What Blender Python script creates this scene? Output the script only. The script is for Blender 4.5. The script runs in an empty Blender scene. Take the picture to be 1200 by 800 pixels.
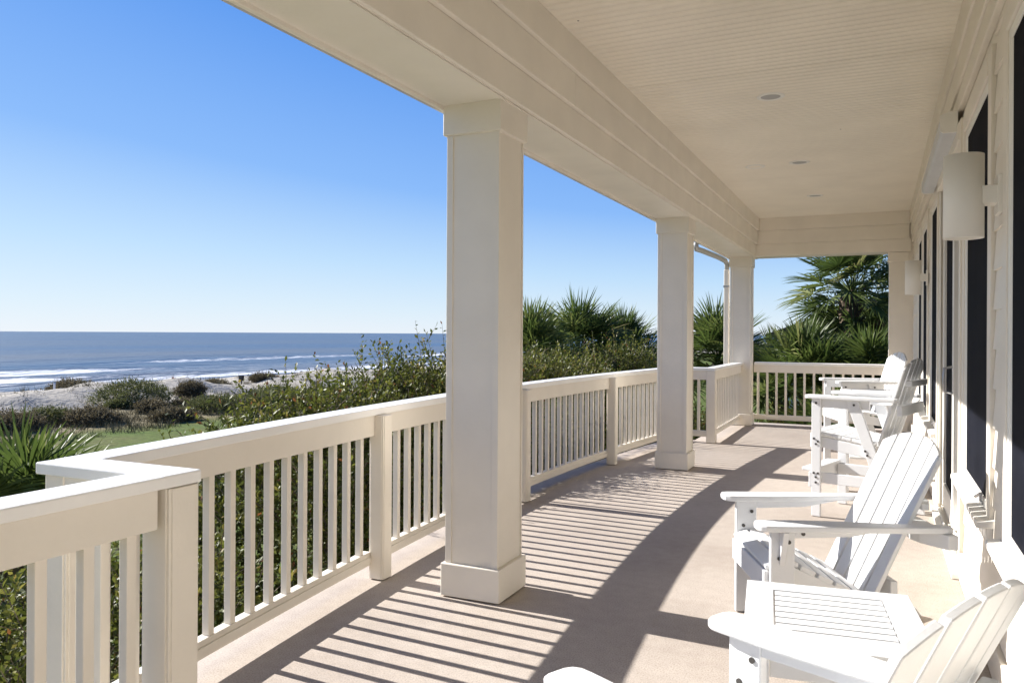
import bpy, bmesh, math, random
import numpy as np
from mathutils import Vector, Matrix

C = bpy.context.scene.collection
SC = bpy.context.scene
PI = math.pi
R = math.radians

# ------------------------------------------------------------------ camera
H = 1.37
th = R(24.91); roll = .0051
right = Vector((math.cos(th), math.sin(th), 0)); view = Vector((-math.sin(th), math.cos(th), 0)); up = Vector((0, 0, 1))
cx = (right + roll*up).normalized(); cu = (up - roll*right).normalized(); cz = -view
cam = bpy.data.cameras.new('camera')
co = bpy.data.objects.new('camera', cam); C.objects.link(co)
co.matrix_world = Matrix(((cx.x, cu.x, cz.x, 0), (cx.y, cu.y, cz.y, 0), (cx.z, cu.z, cz.z, H), (0, 0, 0, 1)))
cam.sensor_width = 36; cam.lens = 924.14/1200*36
cam.shift_y = -8.97/1200
cam.clip_start = .05; cam.clip_end = 60000
SC.camera = co

# ------------------------------------------------------------------ light
ELEV = 31.4
LDIR = Vector((1, -.05, -math.tan(R(ELEV)))).normalized()      # direction the light travels
w = bpy.data.worlds.new('World'); SC.world = w; w.use_nodes = True
nt = w.node_tree; bg = nt.nodes['Background']
sky = nt.nodes.new('ShaderNodeTexSky'); sky.sky_type = 'NISHITA'; sky.sun_disc = False
sky.sun_elevation = R(ELEV)
sx, sy = -LDIR.x, -LDIR.y
sky.sun_rotation = math.atan2(sx, sy)
sky.altitude = 0; sky.air_density = 1.0; sky.dust_density = .3; sky.ozone_density = 3.5
EXPO = 1.22; SKYK = .08
geo = nt.nodes.new('ShaderNodeTexCoord'); sep = nt.nodes.new('ShaderNodeSeparateXYZ'); nt.links.new(geo.outputs['Generated'], sep.inputs[0])
fa = nt.nodes.new('ShaderNodeMath'); fa.operation = 'MULTIPLY_ADD'; fa.inputs[1].default_value = .85; fa.inputs[2].default_value = 1.52   # paler towards the sun (-X)
nt.links.new(sep.outputs['X'], fa.inputs[0])
el = nt.nodes.new('ShaderNodeMath'); el.operation = 'MULTIPLY'; nt.links.new(fa.outputs[0], el.inputs[0]); nt.links.new(sep.outputs['Z'], el.inputs[1])
cr = nt.nodes.new('ShaderNodeValToRGB'); e_ = cr.color_ramp.elements
e_[0].position = 0; e_[0].color = (.80, .88, .97, 1); e_[1].position = 1; e_[1].color = (.05, .17, .55, 1)
for p_, c_ in ((.03, (.70, .84, .97)), (.09, (.515, .73, .975)), (.19, (.25, .49, .95)), (.36, (.112, .33, .87)), (.6, (.07, .23, .68))):
    k_ = e_.new(p_); k_.color = c_ + (1,)
nt.links.new(el.outputs[0], cr.inputs[0])
sc_ = nt.nodes.new('ShaderNodeVectorMath'); sc_.operation = 'SCALE'; sc_.inputs['Scale'].default_value = 1/(SKYK*2**EXPO)
nt.links.new(cr.outputs[0], sc_.inputs[0])
mxs = nt.nodes.new('ShaderNodeMixRGB'); mxs.inputs[0].default_value = .95
nt.links.new(sky.outputs[0], mxs.inputs[1]); nt.links.new(sc_.outputs[0], mxs.inputs[2])
nt.links.new(mxs.outputs[0], bg.inputs[0]); bg.inputs[1].default_value = SKYK
sun = bpy.data.lights.new('sun', 'SUN'); so = bpy.data.objects.new('sun', sun); C.objects.link(so)
so.rotation_euler = LDIR.to_track_quat('-Z', 'Y').to_euler()
sun.energy = 4.9; sun.angle = R(.5); sun.color = (1, .96, .905)
SC.view_settings.view_transform = 'Standard'; SC.view_settings.look = 'None'
SC.view_settings.gamma = 1; SC.view_settings.use_curve_mapping = False
SC.view_settings.exposure = EXPO
SC.render.engine = 'CYCLES'
SC.cycles.max_bounces = 10; SC.cycles.diffuse_bounces = 6

# ------------------------------------------------------------------ materials
def lin(c):
    return tuple(((v/255)/12.92 if v/255 <= .04045 else ((v/255+.055)/1.055)**2.4) for v in c) + (1,)

def mat(name, col, rough=.5, spec=.5, noise=0, nscale=8, bump=0, bscale=60, var=None, metal=0, stretch=None, trans=0):
    m = bpy.data.materials.new(name); m.use_nodes = True
    n = m.node_tree; b = n.nodes['Principled BSDF']
    col = tuple(col)[:3] + (1,)
    b.inputs['Base Color'].default_value = col
    b.inputs['Roughness'].default_value = rough
    b.inputs['Specular IOR Level'].default_value = spec
    b.inputs['Metallic'].default_value = metal
    tc = n.nodes.new('ShaderNodeTexCoord'); mp = n.nodes.new('ShaderNodeMapping')
    n.links.new(tc.outputs['Object'], mp.inputs[0])
    if stretch: mp.inputs['Scale'].default_value = stretch
    src = None
    if var:                                   # per-leaf colours
        at = n.nodes.new('ShaderNodeAttribute'); at.attribute_name = 'var'
        cr = n.nodes.new('ShaderNodeValToRGB'); e = cr.color_ramp.elements
        e[0].position = var[0][0]; e[0].color = tuple(var[0][1]) + (1,)
        e[1].position = var[-1][0]; e[1].color = tuple(var[-1][1]) + (1,)
        for p, c in var[1:-1]:
            k = e.new(p); k.color = tuple(c) + (1,)
        n.links.new(at.outputs['Fac'], cr.inputs[0]); src = cr.outputs[0]
        n.links.new(src, b.inputs['Base Color'])
    elif noise:
        no = n.nodes.new('ShaderNodeTexNoise'); no.inputs['Scale'].default_value = nscale; no.inputs['Detail'].default_value = 6
        n.links.new(mp.outputs[0], no.inputs[0])
        cr = n.nodes.new('ShaderNodeValToRGB')
        cr.color_ramp.elements[0].position = .3; cr.color_ramp.elements[1].position = .7
        cr.color_ramp.elements[0].color = tuple(v*(1-noise) for v in col[:3]) + (1,)
        cr.color_ramp.elements[1].color = tuple(min(1, v*(1+noise)) for v in col[:3]) + (1,)
        n.links.new(no.outputs['Fac'], cr.inputs[0]); n.links.new(cr.outputs[0], b.inputs['Base Color'])
    if bump:
        nb = n.nodes.new('ShaderNodeTexNoise'); nb.inputs['Scale'].default_value = bscale; nb.inputs['Detail'].default_value = 4
        n.links.new(mp.outputs[0], nb.inputs[0])
        bn = n.nodes.new('ShaderNodeBump'); bn.inputs['Strength'].default_value = bump; bn.inputs['Distance'].default_value = .01
        n.links.new(nb.outputs['Fac'], bn.inputs['Height']); n.links.new(bn.outputs[0], b.inputs['Normal'])
    if trans:
        tr = n.nodes.new('ShaderNodeBsdfTranslucent'); mx = n.nodes.new('ShaderNodeMixShader'); mx.inputs[0].default_value = trans
        if src: n.links.new(src, tr.inputs[0])
        else: tr.inputs[0].default_value = col
        n.links.new(b.outputs[0], mx.inputs[1]); n.links.new(tr.outputs[0], mx.inputs[2])
        n.links.new(mx.outputs[0], n.nodes['Material Output'].inputs[0])
    return m

M = {}
CREAM = (.765, .712, .625)
M['cream'] = mat('cream_paint', CREAM, .42, .4, .045, 3, .12, 45)
M['cream_grain'] = mat('cream_paint_grain', CREAM, .42, .4, .05, 5, .25, 30, stretch=(12, .6, 12))
M['ceil'] = mat('ceiling_paint', (.82, .76, .655), .5, .3, .04, 2, .05, 40)
M['capwhite'] = mat('rail_cap_paint', (.83, .82, .80), .3, .5, .03, 4, .1, 50)
M['white'] = mat('white_poly_lumber', (.70, .705, .71), .45, .4, .015, 12, .1, 90)
M['frame'] = mat('white_window_frame', (.80, .78, .73), .4, .4, .03, 5, .05, 60)
M['shade'] = mat('sconce_shade', (.80, .77, .71), .5, .3, .02, 6)
M['screen'] = mat('dark_screen', (.009, .010, .015), .7, .02, .25, 3, .05, 400)
M['steel'] = mat('brushed_steel', (.45, .45, .46), .35, .5, metal=.9)
M['bolt'] = mat('dark_bolt', (.05, .045, .04), .5)
M['grey'] = mat('grey_aluminium', (.55, .56, .57), .4, .5, .06, 4)
M['gutter'] = mat('gutter_metal', (.42, .42, .41), .4, .5, .1, 5)
M['lens'] = mat('lamp_glass', (.36, .355, .345), .4)
M['bark'] = mat('palm_bark', (.12, .09, .065), .9, .2, .4, 9, .8, 25)
M['stem'] = mat('shrub_stem', (.16, .13, .10), .85, .2, .3, 15)
M['leaf'] = mat('shrub_leaf', (.06, .08, .02), .5, .28, var=[(0, (.035, .05, .013)), (.35, (.09, .108, .02)), (.65, (.15, .16, .032)), (.9, (.25, .22, .055)), (1, (.20, .085, .03))], trans=.38)
M['leaf_dark'] = mat('dark_tree_leaf', (.04, .06, .02), .45, .4, var=[(0, (.02, .035, .012)), (.6, (.05, .07, .02)), (1, (.10, .12, .04))], trans=.15)
M['palm'] = mat('palm_frond', (.06, .08, .02), .5, .35, var=[(0, (.032, .054, .016)), (.4, (.075, .112, .025)), (.75, (.155, .185, .05)), (1, (.30, .26, .11))], trans=.38)
M['palm_dead'] = mat('dead_frond', (.15, .10, .06), .8, .2, var=[(0, (.07, .045, .03)), (1, (.22, .16, .10))], trans=.1)
M['dune_leaf'] = mat('dune_shrub_leaf', (.08, .08, .03), .7, .2, var=[(0, (.06, .075, .026)), (.6, (.13, .14, .048)), (1, (.24, .22, .09))], trans=.3)
M['dune_brown'] = mat('dune_shrub_brown', (.10, .075, .05), .8, .2, var=[(0, (.075, .062, .036)), (.6, (.15, .125, .07)), (1, (.26, .22, .14))], trans=.3)
M['blade'] = mat('dune_grass_blade', (.18, .15, .08), .8, .2, var=[(0, (.08, .075, .032)), (.55, (.16, .135, .07)), (1, (.30, .25, .15))])
M['roof'] = mat('brown_roof', (.10, .07, .05), .8, .2, .2, 2)
M['siding_far'] = mat('grey_house_siding', (.42, .44, .46), .7, .2, .05, 1)
M['dark'] = mat('dark_window', (.02, .022, .025), .15)
M['red'] = mat('red_paint', (.55, .04, .05), .5)

def deck_material():
    m = bpy.data.materials.new('deck_coating'); m.use_nodes = True
    n = m.node_tree; b = n.nodes['Principled BSDF']; b.inputs['Roughness'].default_value = .7; b.inputs['Specular IOR Level'].default_value = .3
    tc = n.nodes.new('ShaderNodeTexCoord')
    def noise(sc, det=5):
        a = n.nodes.new('ShaderNodeTexNoise'); a.inputs['Scale'].default_value = sc; a.inputs['Detail'].default_value = det
        n.links.new(tc.outputs['Object'], a.inputs[0]); return a
    big, mid, fine = noise(.9), noise(14, 6), noise(150, 3)
    def ramp(src, c0, c1, p0, p1):
        r = n.nodes.new('ShaderNodeValToRGB'); r.color_ramp.elements[0].position = p0; r.color_ramp.elements[1].position = p1
        r.color_ramp.elements[0].color = c0 + (1,); r.color_ramp.elements[1].color = c1 + (1,)
        n.links.new(src.outputs['Fac'], r.inputs[0]); return r
    a = ramp(big, (.365, .315, .272), (.445, .392, .343), .3, .62)
    f = ramp(fine, (.45, .43, .42), (1.12, 1.12, 1.12), .30, .56)
    g = ramp(mid, (.94, .93, .92), (1.05, 1.05, 1.05), .3, .7)
    m1 = n.nodes.new('ShaderNodeMixRGB'); m1.blend_type = 'MULTIPLY'; m1.inputs[0].default_value = .55
    n.links.new(a.outputs[0], m1.inputs[1]); n.links.new(f.outputs[0], m1.inputs[2])
    m2 = n.nodes.new('ShaderNodeMixRGB'); m2.blend_type = 'MULTIPLY'; m2.inputs[0].default_value = 1
    n.links.new(m1.outputs[0], m2.inputs[1]); n.links.new(g.outputs[0], m2.inputs[2])
    n.links.new(m2.outputs[0], b.inputs['Base Color'])
    bn = n.nodes.new('ShaderNodeBump'); bn.inputs['Strength'].default_value = .35; bn.inputs['Distance'].default_value = .004
    n.links.new(fine.outputs['Fac'], bn.inputs['Height']); n.links.new(bn.outputs[0], b.inputs['Normal'])
    return m
M['deck'] = deck_material()

def ground_material():
    m = bpy.data.materials.new('lawn_scrub_and_sand'); m.use_nodes = True
    n = m.node_tree; b = n.nodes['Principled BSDF']; b.inputs['Roughness'].default_value = .95; b.inputs['Specular IOR Level'].default_value = .1
    tc = n.nodes.new('ShaderNodeTexCoord')
    at = n.nodes.new('ShaderNodeAttribute'); at.attribute_name = 'zone'       # 0 lawn, .5 scrub, 1 sand
    no = n.nodes.new('ShaderNodeTexNoise'); no.inputs['Scale'].default_value = .35; no.inputs['Detail'].default_value = 7; no.inputs['Roughness'].default_value = .65
    n.links.new(tc.outputs['Object'], no.inputs[0])
    ad = n.nodes.new('ShaderNodeMath'); ad.operation = 'MULTIPLY_ADD'; ad.inputs[1].default_value = .5; 
    n.links.new(no.outputs['Fac'], ad.inputs[0]); n.links.new(at.outputs['Fac'], ad.inputs[2])
    r = n.nodes.new('ShaderNodeValToRGB'); e = r.color_ramp.elements
    e[0].position = .30; e[0].color = (.075, .118, .022, 1); e[1].position = 1.0; e[1].color = (.37, .34, .30, 1)
    for p, c in ((.42, (.10, .11, .034)), (.5, (.17, .145, .075)), (.72, (.22, .185, .12)), (.86, (.31, .28, .24))):
        k = e.new(p); k.color = c + (1,)
    n.links.new(ad.outputs[0], r.inputs[0])
    n2 = n.nodes.new('ShaderNodeTexNoise'); n2.inputs['Scale'].default_value = 3.5; n2.inputs['Detail'].default_value = 8
    n.links.new(tc.outputs['Object'], n2.inputs[0])
    r2 = n.nodes.new('ShaderNodeValToRGB'); r2.color_ramp.elements[0].position = .3; r2.color_ramp.elements[1].position = .7
    r2.color_ramp.elements[0].color = (.7, .7, .68, 1); r2.color_ramp.elements[1].color = (1.15, 1.15, 1.1, 1)
    n.links.new(n2.outputs['Fac'], r2.inputs[0])
    mx = n.nodes.new('ShaderNodeMixRGB'); mx.blend_type = 'MULTIPLY'; mx.inputs[0].default_value = 1
    n.links.new(r.outputs[0], mx.inputs[1]); n.links.new(r2.outputs[0], mx.inputs[2]); n.links.new(mx.outputs[0], b.inputs['Base Color'])
    bn = n.nodes.new('ShaderNodeBump'); bn.inputs['Strength'].default_value = .6; bn.inputs['Distance'].default_value = .15
    n.links.new(n2.outputs['Fac'], bn.inputs['Height']); n.links.new(bn.outputs[0], b.inputs['Normal'])
    return m
M['ground'] = ground_material()

def sea_material():
    m = bpy.data.materials.new('sea_water'); m.use_nodes = True
    n = m.node_tree; b = n.nodes['Principled BSDF']; b.inputs['Roughness'].default_value = .35; b.inputs['Specular IOR Level'].default_value = .25
    tc = n.nodes.new('ShaderNodeTexCoord'); mp = n.nodes.new('ShaderNodeMapping'); mp.inputs['Scale'].default_value = (1, .22, 1)
    n.links.new(tc.outputs['Object'], mp.inputs[0])
    wv = n.nodes.new('ShaderNodeTexNoise'); wv.inputs['Scale'].default_value = .35; wv.inputs['Detail'].default_value = 6
    n.links.new(mp.outputs[0], wv.inputs[0])
    bn = n.nodes.new('ShaderNodeBump'); bn.inputs['Strength'].default_value = 1; bn.inputs['Distance'].default_value = 1.3
    n.links.new(wv.outputs['Fac'], bn.inputs['Height'])
    n.links.new(bn.outputs[0], b.inputs['Normal'])
    # silt bands in the water
    mp2 = n.nodes.new('ShaderNodeMapping'); mp2.inputs['Scale'].default_value = (1, .12, 1); n.links.new(tc.outputs['Object'], mp2.inputs[0])
    sl = n.nodes.new('ShaderNodeTexNoise'); sl.inputs['Scale'].default_value = .012; sl.inputs['Detail'].default_value = 5
    n.links.new(mp2.outputs[0], sl.inputs[0])
    r = n.nodes.new('ShaderNodeValToRGB'); e = r.color_ramp.elements
    e[0].position = .38; e[0].color = (.026, .062, .115, 1); e[1].position = .66; e[1].color = (.085, .09, .10, 1)
    n.links.new(sl.outputs['Fac'], r.inputs[0])
    # foam: broken streaks where the waves break
    at = n.nodes.new('ShaderNodeAttribute'); at.attribute_name = 'foam'
    mp3 = n.nodes.new('ShaderNodeMapping'); mp3.inputs['Scale'].default_value = (1, .13, 1); n.links.new(tc.outputs['Object'], mp3.inputs[0])
    fo = n.nodes.new('ShaderNodeTexNoise'); fo.inputs['Scale'].default_value = 1.9; fo.inputs['Detail'].default_value = 8; fo.inputs['Roughness'].default_value = .74
    n.links.new(mp3.outputs[0], fo.inputs[0])
    su = n.nodes.new('ShaderNodeMath'); su.operation = 'ADD'; n.links.new(fo.outputs['Fac'], su.inputs[0]); n.links.new(at.outputs['Fac'], su.inputs[1])
    fr = n.nodes.new('ShaderNodeValToRGB'); fr.color_ramp.elements[0].position = .81; fr.color_ramp.elements[1].position = .95
    n.links.new(su.outputs[0], fr.inputs[0])
    mx = n.nodes.new('ShaderNodeMixRGB'); n.links.new(fr.outputs[0], mx.inputs[0]); n.links.new(r.outputs[0], mx.inputs[1]); mx.inputs[2].default_value = (.62, .64, .66, 1)
    n.links.new(mx.outputs[0], b.inputs['Base Color'])
    rr = n.nodes.new('ShaderNodeMath'); rr.operation = 'MULTIPLY_ADD'; rr.inputs[1].default_value = .55; rr.inputs[2].default_value = .3
    n.links.new(fr.outputs[0], rr.inputs[0]); n.links.new(rr.outputs[0], b.inputs['Roughness'])
    return m
M['sea'] = sea_material()

# ------------------------------------------------------------------ mesh helpers
class MB:
    def __init__(s): s.v = []; s.f = []; s.a = []
    def add(s, vs, fs, T=None, var=None):
        o = len(s.v)
        for p in vs:
            p = Vector(p)
            s.v.append(tuple(T @ p) if T is not None else tuple(p))
        s.f += [tuple(i+o for i in f) for f in fs]
        s.a += [var if var is not None else .5]*len(vs)
        return s
    def box(s, x0, x1, y0, y1, z0, z1, T=None):
        v = [(x0, y0, z0), (x1, y0, z0), (x1, y1, z0), (x0, y1, z0), (x0, y0, z1), (x1, y0, z1), (x1, y1, z1), (x0, y1, z1)]
        return s.add(v, [(0, 3, 2, 1), (4, 5, 6, 7), (0, 1, 5, 4), (1, 2, 6, 5), (2, 3, 7, 6), (3, 0, 4, 7)], T)
    def prism(s, pts, a, b, axis='z', T=None):
        """extrude the 2-D outline between a and b; axis z: pts=(x,y); axis y: pts=(x,z); axis x: pts=(y,z)"""
        ar = sum(pts[i][0]*pts[(i+1) % len(pts)][1]-pts[(i+1) % len(pts)][0]*pts[i][1] for i in range(len(pts)))
        if (ar < 0) != (axis == 'y'): pts = pts[::-1]
        n = len(pts)
        mk = {'z': lambda p, h: (p[0], p[1], h), 'y': lambda p, h: (p[0], h, p[1]), 'x': lambda p, h: (h, p[0], p[1])}[axis]
        v = [mk(p, a) for p in pts] + [mk(p, b) for p in pts]
        f = [tuple(range(n-1, -1, -1)), tuple(range(n, 2*n))] + [(i, (i+1) % n, n+(i+1) % n, n+i) for i in range(n)]
        return s.add(v, f, T)
    def tube(s, pts, rad, n=8, cap=True, var=None):
        pts = [Vector(p) for p in pts]
        if not isinstance(rad, (list, tuple)): rad = [rad]*len(pts)
        vs = []; fs = []
        ref = Vector((0, 0, 1))
        for i, p in enumerate(pts):
            d = (pts[min(i+1, len(pts)-1)]-pts[max(i-1, 0)]).normalized()
            if abs(d.dot(ref)) > .95: ref = Vector((1, 0, 0))
            u = d.cross(ref).normalized(); q = d.cross(u).normalized()
            for k in range(n):
                t = 2*PI*k/n
                vs.append(p + (u*math.cos(t)+q*math.sin(t))*rad[i])
        for i in range(len(pts)-1):
            for k in range(n):
                fs.append((i*n+k, i*n+(k+1) % n, (i+1)*n+(k+1) % n, (i+1)*n+k))
        if cap:
            fs.append(tuple(range(n))); fs.append(tuple(range((len(pts)-1)*n, len(pts)*n))[::-1])
        return s.add(vs, fs, None, var)
    def build(s, name, m, parent=None, bevel=0, smooth=False, attr=None):
        me = bpy.data.meshes.new(name); me.from_pydata(s.v, [], s.f)
        me.materials.append(m)
        if attr:
            a = me.attributes.new(attr, 'FLOAT', 'POINT'); a.data.foreach_set('value', s.a)
        if not smooth or bevel or True:
            bm = bmesh.new(); bm.from_mesh(me)
            if not attr: bmesh.ops.recalc_face_normals(bm, faces=bm.faces)
            bm.to_mesh(me); bm.free()
        if smooth: me.polygons.foreach_set('use_smooth', [True]*len(me.polygons))
        o = bpy.data.objects.new(name, me); C.objects.link(o)
        if parent: o.parent = parent
        if bevel:
            b = o.modifiers.new('bevel', 'BEVEL'); b.width = bevel; b.segments = 2; b.limit_method = 'ANGLE'; b.angle_limit = R(40)
        return o

def np_mesh(name, V, F, m, parent=None, var=None, attr='var', smooth=False):
    """V (n,3), F (k,3 or 4) numpy arrays -> ONE mesh object"""
    me = bpy.data.meshes.new(name); k = F.shape[1]
    me.vertices.add(len(V)); me.vertices.foreach_set('co', V.astype(np.float32).ravel())
    me.loops.add(F.size); me.loops.foreach_set('vertex_index', F.astype(np.int32).ravel())
    me.polygons.add(len(F)); me.polygons.foreach_set('loop_start', np.arange(0, F.size, k, dtype=np.int32))
    me.polygons.foreach_set('loop_total', np.full(len(F), k, dtype=np.int32))
    if smooth: me.polygons.foreach_set('use_smooth', np.ones(len(F), dtype=bool))
    me.update(calc_edges=True)
    if var is not None:
        a = me.attributes.new(attr, 'FLOAT', 'POINT'); a.data.foreach_set('value', var.astype(np.float32))
    me.materials.append(m); me.validate()
    o = bpy.data.objects.new(name, me); C.objects.link(o)
    if parent: o.parent = parent
    return o

def tag(o, label=None, cat=None, group=None, kind=None):
    if label: o['label'] = label
    if cat: o['category'] = cat
    if group: o['group'] = group
    if kind: o['kind'] = kind
    return o
def empty(name, loc=(0, 0, 0), rz=0, label=None, cat=None, group=None):
    o = bpy.data.objects.new(name, None); C.objects.link(o); o.location = loc; o.rotation_euler = (0, 0, rz); o.empty_display_size = .1
    return tag(o, label, cat, group)
KIDS = {}
def dup(root, loc, rz, label):
    def cp(o, parent):
        c = o.copy(); C.objects.link(c)
        if parent: c.parent = parent
        for ch in list(o.children): cp(ch, c)
        return c
    r = cp(root, None); r.location = loc; r.rotation_euler = (0, 0, rz); r['label'] = label
    return r

# ================================================================== PORCH STRUCTURE
YC = 5.925                                  # middle of the bowed bay
def bow(y):                                 # centre line of the bowed railing
    t = min(1, abs(y-YC)/4.2)
    return -2.695 + .33*t**1.8

# deck: one slab with a bowed edge
edge = [(-2.16, -3.0), (-2.16, 1.52)] + [(bow(y)-.16, y) for y in np.linspace(1.55, 10.3, 40)] + [(-2.16, 10.33), (-2.16, 12.86), (.447, 12.86), (.447, -3.0)]
d = MB().prism(edge, -.32, 0).build('deck', M['deck']); tag(d, kind='structure')

house = empty('beach_house', (0, 0, 0), 0, 'cream beach house wall, ceiling and roof beam that shelter the long porch', 'house')
XW = .44
# openings along the wall: (kind, y0, y1, z0, z1)
WIN = [('window', -1.1, .95, .60, 2.50), ('window', 1.70, 3.42, .60, 2.50), ('window', 3.98, 5.02, .60, 2.50), ('window', 7.26, 8.14, .60, 2.50), ('window', 8.74, 9.62, .60, 2.50), ('window', 9.80, 10.66, .60, 2.50)]
DOOR = (5.20, 7.02, .05, 2.50)
ops = sorted([(a, b, z0, z1) for _, a, b, z0, z1 in WIN] + [DOOR])
wall = MB()
y = -3.0
for a, b, z0, z1 in ops:
    wall.box(XW+.012, XW+.16, y, a, -.3, 3.3); wall.box(XW+.012, XW+.16, a, b, -.3, z0); wall.box(XW+.012, XW+.16, a, b, z1, 3.3); y = b
wall.box(XW+.012, XW+.16, y, 12.70, -.3, 3.3)
wall.build('wall', M['cream'], house)
# lap siding between the openings
def laps(y0, y1, z0, z1, step=.165):
    z = z0; sid = MB()
    while z < z1-.01:
        t = min(z+step, z1)
        sid.add([(XW+.010, y0, t), (XW-.001, y0, z), (XW+.010, y0, z), (XW+.010, y1, t), (XW-.001, y1, z), (XW+.010, y1, z)],
                [(0, 1, 2), (3, 5, 4), (0, 3, 4, 1), (1, 4, 5, 2)])
        z = t
    sid.build('siding', M['cream'], house)
for a, b, z0, z1 in ((3.53, 3.87, .16, 2.69), (8.25, 8.63, .16, 2.69), (10.77, 12.45, .16, 2.69), (7.11, 7.15, .16, 2.69), (1.58, 3.53, .16, .54), (3.87, 5.10, .16, .54), (7.15, 8.25, .16, .54), (8.63, 10.77, .16, .54), (.95, 1.58, .16, 2.69), (-3, .95, .16, .5)):
    laps(a, b, z0, z1)
tr = MB()
tr.box(.395, XW+.012, -3, 12.46, 2.955, 3.133); tr.box(.408, XW+.012, -3, 12.46, 2.80, 2.953); tr.box(.420, XW+.012, -3, 12.46, 2.69, 2.796)
tr.box(.418, XW+.012, -3, DOOR[0]-.1, .003, .15); tr.box(.418, XW+.012, DOOR[1]+.1, 12.46, .003, .15)
tr.build('wall_trim', M['cream'], house, bevel=.004)

def window(y0, y1, z0, z1):
    f = MB()
    cw = .105; x0 = XW-.012
    f.box(x0, XW+.011, y0-cw, y0, z0-.02, z1+cw); f.box(x0, XW+.011, y1, y1+cw, z0-.02, z1+cw); f.box(x0-.004, XW+.011, y0-.001, y1+.001, z1, z1+cw)
    o = f.build('window', M['cream'], house, bevel=.004)
    g = MB(); x1 = XW-.006; b = .045
    g.box(x1, XW+.075, y0+.002, y0+b, z0+.002, z1-.002); g.box(x1, XW+.075, y1-b, y1-.002, z0+.002, z1-.002)
    g.box(x1+.001, XW+.075, y0+b, y1-b, z1-b, z1-.002); g.box(x1+.001, XW+.075, y0+b, y1-b, z0+.002, z0+b)
    b2 = b+.02
    g.box(x1+.004, XW+.074, y0+b, y0+b2, z0+b, z1-b); g.box(x1+.004, XW+.074, y1-b2, y1-b, z0+b, z1-b)
    g.build('frame', M['frame'], o, bevel=.003)
    MB().box(XW+.001, XW+.012, y0+b2-.01, y1-b2+.01, z0+b-.01, z1-b+.01).build('pane', M['screen'], o)
    s = MB(); s.prism([(XW-.062, z0-.040), (XW-.062, z0-.014), (XW+.02, z0+.001), (XW+.02, z0-.040)], y0-cw-.02, y1+cw+.015, 'y')
    s.box(XW-.022, XW+.011, y0-cw, y1+cw, z0-.11, z0-.042)
    s.build('sill', M['frame'], o, bevel=.004)
    h = MB(); h.box(XW-.012, XW+.004, y0+.16, y0+.24, z0+.006, z0+.022); h.box(XW-.02, XW-.008, y0+.165, y0+.185, z0+.02, z0+.06)
    h.tube([(XW-.015, y0+.175, z0+.055), (XW-.03, y0+.23, z0+.03)], .007, 6)
    h.build('crank_handle', M['steel'], o)
    return o
for _, a, b, z0, z1 in WIN: window(a, b, z0, z1)

# sliding door
a, b, z0, z1 = DOOR
f = MB(); cw = .085
f.box(XW-.022, XW+.011, a-cw, a, .003, z1+.105); f.box(XW-.022, XW+.011, b, b+cw, .003, z1+.105); f.box(XW-.026, XW+.011, a-.001, b+.001, z1, z1+.105)
door = f.build('sliding_door', M['cream'], house, bevel=.004)
g = MB()
for (p, q, x) in ((a+.002, a+.95, XW+.07), (a+.87, b-.002, XW+.02)):
    s_ = .10
    g.box(x, x+.04, p, p+s_, .06, z1-.003); g.box(x, x+.04, q-s_, q, .06, z1-.003)
    g.box(x+.001, x+.039, p+s_, q-s_, z1-.13, z1-.003); g.box(x+.001, x+.039, p+s_, q-s_, .06, .24)
for k in (0, .028, .056):
    g.box(XW-.01+k, XW+.004+k, a+.001, a+.02+k*.3, .06, z1-.002); g.box(XW-.01+k, XW+.004+k, b-.02-k*.3, b-.001, .06, z1-.002)
g.build('frame', M['frame'], door, bevel=.003)
pn = MB(); pn.box(XW+.088, XW+.094, a+.1, a+.86, .23, z1-.12); pn.box(XW+.038, XW+.044, a+.96, b-.1, .23, z1-.12)
pn.build('pane', M['screen'], door)
t = MB(); t.box(XW-.06, XW+.15, a-.12, b+.04, .003, .035); t.box(XW-.02, XW-.008, a, b, .034, .055); t.box(XW+.03, XW+.042, a, b, .034, .055)
t.build('threshold', M['frame'], door, bevel=.003)
h = MB(); h.tube([(XW+.02, a+.93, .98), (XW-.03, a+.93, .99), (XW-.035, a+.93, 1.07), (XW-.03, a+.93, 1.15), (XW+.02, a+.93, 1.16)], .009, 8)
h.build('handle', M['steel'], door, smooth=True)

# ceiling with V grooves (beadboard), boards run across the porch
ZC = 3.132
def ceiling():
    V = []; F = []
    y = -3.0; prof = []
    k = 0
    while y < 12.50:
        wd = .0745 if k % 2 else .0745
        prof += [(y, 0), (y+wd-.007, 0), (y+wd-.0035, .018 if k in (113, 164) else .005)]
        y += wd; k += 1
    prof = [p for p in prof if p[0] <= 12.495] + [(12.495, 0)]
    for py, dz in prof: V += [(-1.73, py, ZC+dz), (.45, py, ZC+dz)]
    for i in range(len(prof)-1): F.append((2*i, 2*i+1, 2*i+3, 2*i+2))
    np_mesh('ceiling', np.array(V), np.array(F), M['ceil'], house)
ceiling()
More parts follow.
